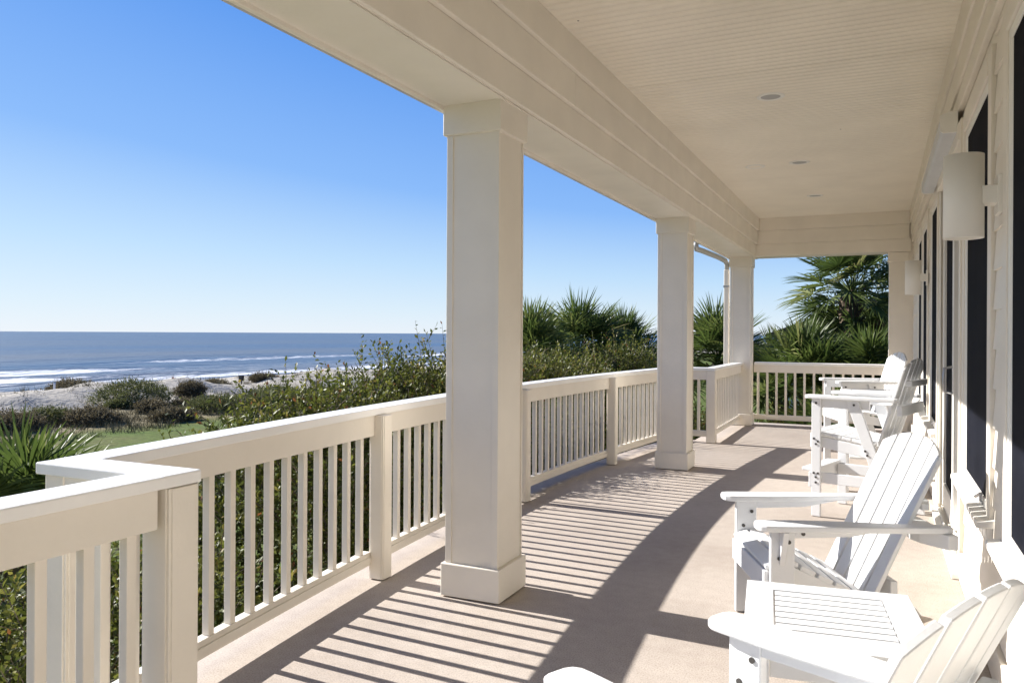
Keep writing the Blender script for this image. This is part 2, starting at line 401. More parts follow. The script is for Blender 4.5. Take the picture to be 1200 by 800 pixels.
# house corner pilaster, roof, beams
bm_ = MB(); ZB = 2.563
X1 = -1.712
bm_.box(-2.065, X1, -3, 12.83, ZB, 3.35)
bm_.box(X1, XW+.16, 12.48, 12.83, ZB, 3.35)
bm_.build('porch_beam', M['cream'], house, bevel=.004)
for i, (z0, z1) in enumerate(((2.566, 2.745), (2.745, 2.945), (2.945, ZC+.002))):      # stepped fascia boards, long side (two lengths with a butt joint) and end
    t_ = .016+.028*i; zl = z0+(.001 if i else 0); yj = (8.9, 4.49, 6.7)[i]
    MB().box(X1-.002, X1+t_, -3, yj-.0012, zl, z1).build('fascia_board', M['cream'], house, bevel=.005)
    MB().box(X1-.002, X1+t_, yj+.0012, 12.48-t_+.002, zl, z1).build('fascia_board', M['cream'], house, bevel=.005)
    MB().box(X1+t_, .395 if i else .42, 12.48-t_, 12.482, zl, z1).build('fascia_board', M['cream'], house, bevel=.005)
for (hx, hy) in ((-1.54, 4.18), (-.30, 7.3)): MB().tube([(hx, hy, ZC-.001), (hx, hy, ZC+.004)], .006, 8).build('nail_hole', M['bolt'], house)
so_ = MB(); so_.box(-2.062, X1-.006, -3, 12.828, ZB-.008, ZB-.002); so_.build('soffit', M['cream'], house)
dl = MB(); dl.box(-2.085, -2.062, -3, 12.83, ZB-.028, 2.75); dl.build('drip_board', M['cream'], house, bevel=.003)
gt = MB(); gt.prism([(-2.087, ZB-.012), (-2.115, ZB-.02), (-2.15, ZB+.01), (-2.185, ZB+.09), (-2.175, ZB+.09), (-2.142, ZB+.02), (-2.112, ZB-.008), (-2.095, ZB-.002), (-2.095, ZB+.1), (-2.087, ZB+.1)], -3, 12.9, 'y')
gt.build('gutter', M['gutter'], house)
rf = MB(); rf.box(-2.35, 7, -4.5, 13.1, 3.352, 3.5); rf.prism([(-2.35, 3.502), (3, 5.2), (7, 3.502)], -4.5, 13.1, 'y'); rf.build('roof', M['roof'], house)
pl = MB(); pl.box(.135, XW+.16, 12.50, 12.82, .003, ZB-.003)
pl.box(.122, .39, 12.485, 12.835, .003, .16); pl.box(.122, .39, 12.486, 12.834, 2.42, ZB-.005)
pl.build('pilaster', M['cream'], house, bevel=.004)
MB().box(XW+.3, 7, -4.4, 12.6, -3.2, 3.35).build('light_block', M['cream'], house)  # unseen solid block added inside the house to stop light passing through

# porch columns
def column():
    r = empty('porch_column'); w_ = .144
    s = MB()
    s.box(-w_, w_, -w_, w_, .0, 2.561)
    s.build('shaft', M['cream'], r, bevel=.004)
    t = MB()
    for sx_ in (-1, 1):
        for sy_ in (-1, 1):
            t.box(*sorted((sx_*(w_-.028), sx_*(w_+.008))), *sorted((sy_*(w_-.002), sy_*(w_+.008))), .15, 2.40)
    t.build('corner_trim', M['cream'], r, bevel=.002)
    MB().box(-.170, .170, -.170, .170, .006, .175).build('base', M['cream'], r, bevel=.006)
    MB().box(-.168, .168, -.168, .168, 2.40, 2.559).build('cap', M['cream'], r, bevel=.005)
    return tag(r, None, 'column', 'square porch columns along the deck edge')
XCOL = -1.899
cols = column(); cols.location = (XCOL, 3.75, 0); cols['label'] = 'nearest and largest square cream column, standing before the bowed railing'
dup(cols, (XCOL, 8.10, 0), 0, 'middle square cream column, standing before the far end of the bowed railing')
dup(cols, (XCOL, 12.45, 0), 0, 'farthest square cream column at the deck corner, with the downspout behind it')

# ------------------------------------------------------------------ railings
ZR = .955
def rail_board(mb, path, x_in, x_out, z0, z1):
    """sweep a rectangle (offset x_in..x_out to the porch side of the path) along a plan polyline"""
    n = len(path); L = []
    for i in range(n):
        p = Vector(path[i]); a = Vector(path[max(i-1, 0)]); b = Vector(path[min(i+1, n-1)])
        t = (b-a).normalized(); nn = Vector((t.y, -t.x))
        L.append((p+nn*x_in, p+nn*x_out))
    v = []; f = []
    for i, (a, b) in enumerate(L):
        v += [(a.x, a.y, z0), (b.x, b.y, z0), (b.x, b.y, z1), (a.x, a.y, z1)]
    for i in range(n-1):
        k = 4*i
        f += [(k, k+1, k+5, k+4), (k+1, k+2, k+6, k+5), (k+2, k+3, k+7, k+6), (k+3, k, k+4, k+7)]
    f += [(3, 2, 1, 0), (4*n-4, 4*n-3, 4*n-2, 4*n-1)]
    mb.add(v, f)
BALM = {}
def baluster(parent, x, y, ang):
    if 'm' not in BALM:
        o = MB().box(-.0165, .0165, -.0165, .0165, .150, .852).build('baluster', M['cream'], parent, bevel=.003); BALM['m'] = o
    else:
        o = BALM['m'].copy(); C.objects.link(o); o.parent = parent
    o.location = (x, y, 0); o.rotation_euler = (0, 0, ang)
def rails(parent, path, trim_ends=(0, 0)):
    a = MB(); rail_board(a, path, .02, .052, .80, .915); rail_board(a, path, -.052, -.02, .80, .915)
    rail_board(a, path, -.0198, .0198, .84, .9145)
    a.build('fascia', M['cream'], parent, bevel=.003)
    b = MB(); rail_board(b, path, -.024, .024, .078, .152); rail_board(b, path, .024, .034, .09, .128)
    b.build('bottom_rail', M['cream'], parent, bevel=.003)
def balusters_on(parent, path, pitch=.134, off=.06):
    P = [Vector(p) for p in path]; seg = [(P[i+1]-P[i]).length for i in range(len(P)-1)]; tot = sum(seg)
    n = int((tot-2*off)/pitch)+1; st = (tot-(n-1)*pitch)/2
    for k in range(n):
        s_ = st+k*pitch; i = 0
        while i < len(seg)-1 and s_ > seg[i]: s_ -= seg[i]; i += 1
        d_ = (P[i+1]-P[i]).normalized(); p = P[i]+d_*s_
        baluster(parent, p.x, p.y, math.atan2(d_.y, d_.x))
def post(parent, x, y, w_=.045, z0=.006):
    p = MB().box(-w_, w_, -w_, w_, z0, .914); 
    for sx_ in (-1, 1):
        q_ = w_-.009
        p.box(-q_, q_, *sorted((sx_*(w_-.001), sx_*(w_+.004))), z0+.001, .913)
        p.box(*sorted((sx_*(w_-.001), sx_*(w_+.004))), -q_, q_, z0+.001, .913)
    o = p.build('post', M['cream'], parent, bevel=.003); o.location = (x, y, 0); return o

YA, YB = 1.71, 10.14
XN, XF = -1.935, -1.925
# bowed bay railing with its two jogs
bay = empty('bay_railing', (0, 0, 0), 0, 'long bowed cream railing that bulges outward past two columns', 'railing', 'cream porch railings')
xa, xb = bow(YA), bow(YB)
arcp = [(bow(v), v) for v in np.linspace(YA, YB, 33)]
cap = MB()
rail_board(cap, [(bow(v), v) for v in np.linspace(YA, YB, 49)], -.07, .07, .915, ZR)
cap.box(xa-.0695, XN+.07, YA-.07, YA+.07, .9158, ZR-.001)
cap.box(xb-.0695, XF+.07, YB-.07, YB+.07, .9158, ZR-.001)
cap.build('top_rail', M['capwhite'], bay, bevel=.005)
posts_y = [3.70, 5.90, 7.98]
for v in posts_y: post(bay, bow(v)+.065, v)
post(bay, xa, YA, .05, -.25); post(bay, xb, YB, .05, -.25)
cuts = [YA+.05] + [q for v in posts_y for q in (v-.04, v+.04)] + [YB-.05]
for i in range(0, len(cuts), 2):
    pth = [(bow(v), v) for v in np.linspace(cuts[i], cuts[i+1], 9)]
    rails(bay, pth); balusters_on(bay, pth)
for (x0, x1, yy) in ((xa+.05, XN-.045, YA), (xb+.05, XF-.045, YB)):
    pth = [(x1, yy), (x0, yy)] if yy == YA else [(x0, yy), (x1, yy)]
    rails(bay, pth); balusters_on(bay, pth, off=.05)

near = empty('near_railing', (0, 0, 0), 0, 'short straight cream railing in the lower left corner, nearest the camera', 'railing', 'cream porch railings')
cp = MB(); cp.box(XN-.0695, XN+.0695, -1.0, YA-.02, .9165, ZR-.002); cp.build('top_rail', M['capwhite'], near, bevel=.005)
pth = [(XN, -1.0), (XN, YA-.075)]
rails(near, pth); balusters_on(near, [(XN, -1.0), (XN, YA-.10)], off=.03)
post(near, XN+.012, YA+.006, .055)
far = empty('side_railing', (0, 0, 0), 0, 'short straight cream railing between the bowed railing and the farthest column', 'railing', 'cream porch railings')
cp = MB(); cp.box(XF-.0695, XF+.0695, YB+.02, 12.28, .9165, ZR-.002); cp.build('top_rail', M['capwhite'], far, bevel=.008)
pth = [(XF, YB+.06), (XF, 12.29)]
rails(far, pth); balusters_on(far, pth)
post(far, XF+.012, YB-.006, .055)
end = empty('end_railing', (0, 0, 0), 0, 'straight cream railing across the far end of the porch, palms behind it', 'railing', 'cream porch railings')
YE = 12.62
cp = MB(); cp.box(-1.73, .134, YE-.07, YE+.07, .915, ZR); cp.build('top_rail', M['capwhite'], end, bevel=.008)
pth = [(-1.735, YE), (.13, YE)]
rails(end, pth); balusters_on(end, pth)

# ------------------------------------------------------------------ fittings
def sconce():
    r = empty('wall_sconce', cat='wall lamp', group='white cylinder wall lamps')
    n = 40; v = []; f = []
    rad = .0725; zt, zb = .165, -.165
    prof = [(rad-.006, zt-.012), (rad-.006, zt), (rad, zt), (rad, zb), (rad-.006, zb), (rad-.006, zb+.012)]
    for (q, z) in prof:
        for k in range(n): v.append((q*math.cos(2*PI*k/n), q*math.sin(2*PI*k/n), z))
    m_ = len(prof)
    for i in range(m_-1):
        for k in range(n): f.append((i*n+k, i*n+(k+1) % n, (i+1)*n+(k+1) % n, (i+1)*n+k))
    f.append(tuple(range(n))); f.append(tuple(range((m_-1)*n, m_*n))[::-1])
    o = MB().add(v, f).build('shade', M['shade'], r, bevel=0)
    for p in o.data.polygons: p.use_smooth = len(p.vertices) == 4 and abs(p.normal.z) < .5
    MB().box(.06, .115, -.045, .045, -.035, .035).build('arm', M['shade'], r, bevel=.003)
    MB().box(.112, .128, -.06, .06, -.075, .075).build('back_plate', M['shade'], r, bevel=.003)
    return r
s1 = sconce(); s1.location = (.307, 3.62, 1.925); s1['label'] = 'near white cylinder lamp, the larger one, on siding between two windows'
dup(s1, (.307, 8.62, 1.935), 0, 'far white cylinder lamp, the smaller one, beyond the sliding door')

def ceiling_light(kind):
    r = empty('ceiling_light', cat='ceiling light', group='recessed ceiling lights')
    n = 32; v = []; f = []
    prof = [(.100, 0), (.097, -.006), (.074, -.008), (.070, -.004)]
    for q, z in prof:
        for k in range(n): v.append((q*math.cos(2*PI*k/n), q*math.sin(2*PI*k/n), z))
    for i in range(len(prof)-1):
        for k in range(n): f.append((i*n+k, i*n+(k+1) % n, (i+1)*n+(k+1) % n, (i+1)*n+k))
    MB().add(v, f).build('trim_ring', M['frame'], r, smooth=True)
    v = [(.0705*math.cos(2*PI*k/n), .0705*math.sin(2*PI*k/n), -.0035) for k in range(n)] + [(0, 0, -.0035)]
    MB().add(v, [(k, (k+1) % n, n) for k in range(n)]).build('lens', M['lens'] if kind else M['ceil'], r)
    return r
l1 = ceiling_light(True); l1.location = (-.729, 6.083, ZC-.001); l1['label'] = 'nearest round recessed ceiling light, the largest one seen'
dup(l1, (-.735, 8.514, ZC-.001), 0, 'middle recessed ceiling light with grey lens, beside the plain cover')
dup(l1, (-.731, 10.62, ZC-.001), 0, 'farthest recessed ceiling light, nearest the end beam')
l2 = ceiling_light(False); l2.name = 'ceiling_cover'; del l2['group']; l2.location = (-1.175, 8.546, ZC-.001); tag(l2, 'plain cream round cover on the ceiling, nearer the long beam', 'ceiling cover')

ho = empty('shutter_housing', (0, 0, 0), 0, 'long grey metal housing under the ceiling above the sliding door', 'shutter box')
MB().prism([(.33, 2.585), (.33, 2.665), (.37, 2.688), (.418, 2.688), (.418, 2.57), (.345, 2.57)], 5.30, 7.50, 'y').build('case', M['grey'], ho, bevel=.004)
for q in (5.285, 7.50):
    MB().prism([(.325, 2.58), (.325, 2.67), (.37, 2.689), (.4185, 2.689), (.4185, 2.565), (.34, 2.565)], q, q+.015, 'y').build('end_cap', M['frame'], ho, bevel=.002)

ds = empty('downspout', (0, 0, 0), 0, 'pale metal downspout bending from the gutter down behind the farthest column', 'downspout')
MB().tube([(-2.135, 10.20, 2.555), (-2.135, 10.20, 2.50), (-2.135, 10.26, 2.478), (-2.125, 10.6, 2.485), (-2.12, 11.7, 2.50), (-2.115, 12.22, 2.495), (-2.11, 12.34, 2.46), (-2.11, 12.37, 2.36)], .036, 10).build('elbow', M['gutter'], ds, smooth=True)
MB().box(-2.15, -2.074, 12.33, 12.41, -3.1, 2.37).build('pipe', M['cream'], ds, bevel=.008)
for z in (.5, 2.1): MB().box(-2.158, -2.068, 12.322, 12.418, z, z+.025).build('strap', M['gutter'], ds)

# ================================================================== FURNITURE
WH = M['white']
def armrest(mb, s, x0, z, L, yi, yo):
    """top outline of an adirondack arm, broad rounded front and narrower tail; s = side"""
    w_ = yo-yi
    pts = [(x0+.00, yi+.30*w_), (x0+.008, yi+.12*w_), (x0+.028, yi+.02*w_), (x0+.06, yi), (x0+.30*L, yi+.01*w_), (x0+.52*L, yi+.14*w_), (x0+.74*L, yi+.34*w_), (x0+.97*L, yi+.42*w_),
           (x0+L, yi+.52*w_), (x0+L, yi+.84*w_), (x0+.97*L, yi+.92*w_), (x0+.6*L, yi+.99*w_), (x0+.10, yo), (x0+.03, yo-.02*w_), (x0+.008, yo-.12*w_), (x0, yo-.30*w_)]
    mb.prism([(x, s*y_) for x, y_ in pts], z-.027, z)
def slat_back(parent, xb, zb, xt, zt, n=5, width=.56, gap=.007, curve=.045, crown=.10, thick=.021):
    """reclined back of n upright slats on a shallow curve, with an arched top"""
    L = math.hypot(xt-xb, zt-zb); ux, uz = (xt-xb)/L, (zt-zb)/L; nx, nz = uz, -ux        # n points to the back (and down)
    sw = width/n
    for i in range(n):
        y0 = -width/2+i*sw+gap/2; y1 = y0+sw-gap; yc = (y0+y1)/2
        def off(y_): return curve*(1-(2*y_/width)**2)
        def top(y_): return L-crown*(abs(2*y_/width))**2.2
        # slat is flat, turned to follow the curve
        k = -8*curve*yc/width**2; k *= .8
        v = []
        for side in (0, 1):
            for y_ in np.linspace(y0, y1, 6):
                o_ = off(yc)+k*(y_-yc)+side*thick
                v.append((xb+nx*o_, y_, zb+nz*o_))
            for y_ in np.linspace(y1, y0, 6):
                o_ = off(yc)+k*(y_-yc)+side*thick; t_ = top(y_)
                v.append((xb+ux*t_+nx*o_, y_, zb+uz*t_+nz*o_))
        f = [tuple(range(12)), tuple(range(23, 11, -1))] + [(q, 12+q, 12+(q+1) % 12, (q+1) % 12) for q in range(12)]
        MB().add(v, f).build('back_slat', WH, parent, bevel=.004)
    def at(t_, o_): return xb+ux*t_+nx*o_, zb+uz*t_+nz*o_
    return at
def bolt(parent, x, y, z, s=1):
    MB().tube([(x, y, z), (x, y+s*.004, z)], .0085, 10).build('bolt', M['bolt'], parent)

def adirondack():
    r = empty('adirondack_chair', cat='chair', group='low white adirondack chairs')
    for s in (-1, 1):
        a = MB(); armrest(a, s, 0, .58, .80, .243, .366); a.build('armrest', WH, r, bevel=.007)
        l = MB(); l.box(.065, .165, *sorted((s*.275, s*.306)), .004, .552); l.build('leg', WH, r, bevel=.004)
        b = MB(); b.prism([(s*.3065, .552), (s*.365, .552), (s*.3065, .40)], .10, .125, 'x'); b.build('arm_bracket', WH, r, bevel=.003)
        k = MB(); k.prism([(.07, .375), (.17, .385), (.42, .275), (.62, .17), (.93, .045), (.96, .004), (.80, .004), (.55, .085), (.35, .17), (.16, .255), (.07, .275)], *sorted((s*.245, s*.2735)), 'y'); k.build('side_rail', WH, r, bevel=.004)
        for z in (.50, .43, .30): bolt(r, .10+(.04 if z > .45 else 0), s*.3065, z, s)
        for z in (.50, .43, .30): bolt(r, .10+(.04 if z > .45 else 0), s*.2745, z, -s)
        e = MB(); e.prism([(.165, .553), (.55, .553), (.40, .523), (.165, .515)], *sorted((s*.278, s*.302)), 'y'); e.build('arm_rail', WH, r, bevel=.003)
        bolt(r, .20, s*.3025, .535, s)
    MB().box(.046, .067, -.2735, .2735, .27, .368).build('front_apron', WH, r, bevel=.004)
    xs = [(.085, .392), (.158, .398), (.232, .368), (.305, .333), (.378, .300), (.450, .268)]
    for i, (x, z) in enumerate(xs):
        ang = (-.35 if i == 0 else (.12 if i == 1 else .43))
        T = Matrix.Translation((x, 0, z)) @ Matrix.Rotation(ang, 4, 'Y')
        MB().box(-.034, .034, -.2735 if 0 else -.272, .272, -.011, .011, T).build('seat_slat', WH, r, bevel=.005)
    at = slat_back(r, .485, .235, .805, .93, 5, .56, .016, .014, .08, .02)
    for t_, hw, nm in ((.36, .375, 'back_support'), (.08, .272, 'back_support')):
        x, z = at(t_, .065)
        pts = [(x+.075, -hw), (x+.02+.05, -hw), (x+.02-.012, -.26), (x-.004, -.20), (x+.012, -.1), (x+.016, 0), (x+.012, .1), (x-.004, .20), (x+.008, .26), (x+.07, hw), (x+.11, hw), (x+.11, -hw)]
        if nm and t_ > .2:
            MB().prism(pts, .492, .552).build(nm, WH, r, bevel=.004)
        else: MB().box(x, x+.03, -hw, hw, z-.04, z+.05).build(nm, WH, r, bevel=.004)
    x, z = at(.47, .042); 
    MB().prism([(x-.010, -.26), (x+.008, -.1), (x+.010, 0), (x+.008, .1), (x-.010, .26), (x+.02, .265), (x+.06, .18), (x+.075, .07), (x+.075, -.07), (x+.06, -.18), (x+.02, -.265)], z-.014, z+.014).build('back_brace', WH, r, bevel=.004)
    return r
ch = adirondack(); ch.location = (-.585, 3.73, 0); ch.rotation_euler = (0, 0, R(23))
ch['label'] = 'low white adirondack chair beyond the side table, its whole front in the sun'
dup(ch, (-.55, 2.005, 0), R(-26.5), 'low white adirondack chair nearest the camera, cut off at the bottom, seen from behind')

def bar_chair():
    r = empty('bar_chair', cat='bar chair', group='tall white adirondack bar chairs')
    for s in (-1, 1):
        a = MB(); armrest(a, s, 0, .92, .66, .225, .345); a.build('armrest', WH, r, bevel=.006)
        e = MB(); e.box(.06, .46, *sorted((s*.2565, s*.280)), .825, .892); e.build('arm_rail', WH, r, bevel=.003)
        l = MB(); l.box(.05, .118, *sorted((s*.281, s*.309)), .004, .892); l.build('leg', WH, r, bevel=.004)
        k = MB(); k.prism([(.30, .892), (.385, .892), (.70, .004), (.615, .004)], *sorted((s*.281, s*.3085)), 'y'); k.build('rear_leg', WH, r, bevel=.004)
        q = MB(); q.prism([(.055, .615), (.055, .535), (.50, .465), (.50, .55)], *sorted((s*.255, s*.2805)), 'y'); q.build('seat_rail', WH, r, bevel=.004)
        q = MB(); q.box(.055, .60, *sorted((s*.2545, s*.2805)), .255, .335); q.build('stretcher', WH, r, bevel=.004)
        for (x, z) in ((.07, .59), (.10, .57), (.085, .55), (.07, .33), (.10, .33), (.085, .30), (.085, .26), (.085, .86), (.36, .86), (.44, .53), (.455, .50)): bolt(r, x, s*.3095, z, s)
    MB().box(-.035, .075, -.275, .275, .337, .362).build('footrest', WH, r, bevel=.006)
    MB().box(.03, .052, -.309, .309, .22, .335).build('front_stretcher', WH, r, bevel=.004)
    MB().box(.03, .053, -.28, .28, .52, .628).build('front_apron', WH, r, bevel=.004)
    for i in range(6):
        x = .078+i*.073; z = .637-.0115*i
        T = Matrix.Translation((x, 0, z)) @ Matrix.Rotation(.155, 4, 'Y')
        MB().box(-.034, .034, -.28, .28, -.011, .011, T).build('seat_slat', WH, r, bevel=.004)
    at = slat_back(r, .50, .565, .695, 1.21, 5, .52, .017, .012, .09, .018)
    for t_, hw in ((.30, .30), (.05, .28)):
        x, z = at(t_, .055); 
        MB().box(x+.012, x+.045, -hw, hw, z-.04, z+.035).build('back_support', WH, r, bevel=.004)
    x, z = at(.50, .055); MB().prism([(x-.014, -.215), (x+.008, -.1), (x+.010, 0), (x+.008, .1), (x-.014, .215), (x+.03, .215), (x+.045, .1), (x+.045, -.1), (x+.03, -.215)], z-.02, z+.02).build('back_brace', WH, r, bevel=.004)
    return r
bc = bar_chair(); bc.location = (-.42, 6.70, 0); bc.rotation_euler = (0, 0, R(-16)); bc['label'] = 'nearer tall white bar chair, its slatted back turned towards the camera'
dup(bc, (-.47, 8.72, 0), R(19), 'farther tall white bar chair near the end railing, its back facing the sun')

def slat_table(name, lx, ly, z, legz, n, cat, label, loc, rz):
    r = empty(name, loc, rz, label, cat)
    fw_ = .085
    f = MB(); f.box(-lx/2, lx/2, -ly/2, -ly/2+fw_, z-.026, z); f.box(-lx/2, lx/2, ly/2-fw_, ly/2, z-.026, z)
    f.box(-lx/2, -lx/2+fw_+.005, -ly/2+fw_, ly/2-fw_, z-.026, z-.0004); f.box(lx/2-fw_-.005, lx/2, -ly/2+fw_, ly/2-fw_, z-.026, z-.0004)
    f.build('top_frame', WH, r, bevel=.003)
    wy = (ly-2*fw_)/n
    for i in range(n):
        y0 = -ly/2+fw_+i*wy
        MB().box(-lx/2+fw_+.009, lx/2-fw_-.009, y0+.005, y0+wy-.005, z-.026, z-.003).build('top_slat', WH, r, bevel=.002)
    for sx_ in (-1, 1):
        for sy_ in (-1, 1):
            MB().box(*sorted((sx_*(lx/2-.045), sx_*(lx/2-.075))), *sorted((sy_*(ly/2-.02), sy_*(ly/2-.10))), .004, z-.027).build('leg', WH, r, bevel=.003)
    for sy_ in (-1, 1): MB().box(-lx/2+.076, lx/2-.076, *sorted((sy_*(ly/2-.03), sy_*(ly/2-.052))), z-.11, z-.028).build('apron', WH, r, bevel=.003)
    for sx_ in (-1, 1): MB().box(*sorted((sx_*(lx/2-.046), sx_*(lx/2-.066))), -ly/2+.101, ly/2-.101, z-.11, z-.028).build('apron', WH, r, bevel=.003)
    if z > .7: MB().box(-lx/2+.08, lx/2-.08, -.12, .12, .28, .30).build('shelf', WH, r, bevel=.003)
    return r
slat_table('side_table', .53, .60, .48, 0, 8, 'side table', 'small white slatted side table between the two low adirondack chairs', (-.129, 2.705, 0), R(7))
slat_table('bar_table', .46, .44, .88, 0, 6, 'bar table', 'tall white slatted table between the two bar chairs', (-.08, 7.72, 0), R(2))

# ================================================================== GROUND, SEA
def fbm(x, y, seed=0):
    v = 0; rs = random.Random(seed); a = 1; f_ = 1
    for k in range(4):
        p, q, th_ = rs.uniform(0, 6), rs.uniform(0, 6), rs.uniform(0, 6)
        v = v + a*np.sin(f_*(x*math.cos(th_)+y*math.sin(th_))+p)*np.sin(f_*(-x*math.sin(th_)+y*math.cos(th_))*1.1+q)
        a *= .55; f_ *= 1.9
    return v
SEA = -5.2
def ground_h(x, y):
    x = np.asarray(x, float); y = np.asarray(y, float)
    h_ = np.full(np.broadcast(x, y).shape, -3.2)
    du = np.clip((-x-34)/8, 0, 1); du = du*du*(3-2*du)
    bump = np.exp(-((x+47+1.5*np.sin(y*.13))/5.5)**2)
    h_ = h_ + du*(.34*fbm(x*.42, y*.42, 3)) + bump*(.5+.38*fbm(x*.2, y*.16, 8))
    drop = np.clip((-x-53)/24, 0, 1); drop = drop*drop*(3-2*drop)
    return h_ - drop*2.6
def zone(x, y):
    z_ = np.clip((-x-30.8-1.2*fbm(x*.3, y*.3, 5))/3.0, 0, 1)*.27
    z_ = z_ + np.clip((-x-38.0-2.2*fbm(x*.22, y*.2, 6))/4, 0, 1)*.40
    return z_
def axis(segs):
    out = []
    for a, b, st in segs: out += list(np.arange(a, b, st))
    return np.array(out+[segs[-1][1]])
gx = axis([(-130, -60, 3), (-60, -24, .45), (-24, 10, 2), (10, 60, 10), (60, 3000, 300)])
gy = axis([(-3000, -60, 300), (-60, 8, 8), (8, 75, .6), (75, 200, 8), (200, 6000, 400)])
GX, GY = np.meshgrid(gx, gy, indexing='ij'); GZ = ground_h(GX, GY)
V = np.stack([GX, GY, GZ], -1).reshape(-1, 3); nx_, ny_ = GX.shape
I = np.arange(nx_*ny_).reshape(nx_, ny_)
F = np.stack([I[:-1, :-1], I[1:, :-1], I[1:, 1:], I[:-1, 1:]], -1).reshape(-1, 4)
g = np_mesh('ground', V, F, M['ground'], None, zone(GX, GY).ravel()+.12, 'zone', smooth=True); tag(g, kind='structure')

def wave_h(x, y):
    s_ = -x
    h_ = np.zeros_like(x); fo = np.zeros_like(x)
    for (c0, amp, wid, ph) in ((82, .35, 2.2, 0), (92, .55, 2.4, 1.3), (105, .75, 3.0, 2.2), (121, .8, 3.5, 4.1), (143, .55, 5, 5.0), (175, .35, 7, .7)):
        c_ = c0+3.0*np.sin(y*.021+ph)+1.3*np.sin(y*.083+ph*2)
        al = .55+.45*np.sin(y*.035+ph*3)
        e_ = np.exp(-((s_-c_)/wid)**2)
        h_ = h_+amp*al*e_
        if c0 < 150: fo = np.maximum(fo, (.50 if c0 < 130 else .38)*np.clip(al*1.25, 0, 1)*np.exp(-((s_-c_+wid*1.15)/(wid*1.15))**2))
    fo = np.maximum(fo, .40*np.clip((90-s_)/14, 0, 1)); fo = np.maximum(fo, .27*np.clip((132-s_)/16, 0, 1))
    return h_, fo
wx = -axis([(68, 150, .8), (150, 230, 2.5), (230, 600, 25), (600, 3000, 200), (3000, 42000, 3000)])
wy = axis([(-42000, -3000, 3000), (-3000, -200, 200), (-200, 20, 15), (20, 330, 2.5), (330, 1000, 25), (1000, 4000, 300), (4000, 42000, 3000)])
WX, WY = np.meshgrid(wx, wy, indexing='ij'); WZ, FO = wave_h(WX, WY)
V = np.stack([WX, WY, WZ+SEA], -1).reshape(-1, 3); nx_, ny_ = WX.shape
I = np.arange(nx_*ny_).reshape(nx_, ny_)
F = np.stack([I[:-1, :-1], I[:-1, 1:], I[1:, 1:], I[1:, :-1]], -1).reshape(-1, 4)
g = np_mesh('sea', V, F, M['sea'], None, FO.ravel(), 'foam', smooth=True); tag(g, kind='structure')

# ================================================================== PLANTS
def rnd_dirs(rg, n):
    d_ = rg.normal(size=(n, 3)); return d_/np.linalg.norm(d_, axis=1)[:, None]
def norm(a): return a/np.maximum(1e-9, np.linalg.norm(a, axis=1))[:, None]
def leaves_mesh(name, P, D, size, m, parent, rg, width=.5, var=None, fold=.25):
    """one folded leaf (two triangles) per point P growing along D"""
    n = len(P); up_ = np.tile([0, 0, 1.], (n, 1)) + rg.normal(size=(n, 3))*.7
    S = norm(np.cross(D, up_)); N = np.cross(S, D)
    L = (size*rg.uniform(.65, 1.25, n))[:, None]
    A = P; B = P+D*L*.48+S*L*width*.5+N*L*fold*.3; T = P+D*L; Q = P+D*L*.48-S*L*width*.5+N*L*fold*.3
    V = np.stack([A, B, T, Q], 1).reshape(-1, 3)
    k = np.arange(n)*4
    F = np.concatenate([np.stack([k, k+1, k+2], 1), np.stack([k, k+2, k+3], 1)])
    if var is None: var = np.clip(rg.normal(.45, .24, n), 0, 1)
    return np_mesh(name, V, F, m, parent, np.repeat(var, 4))

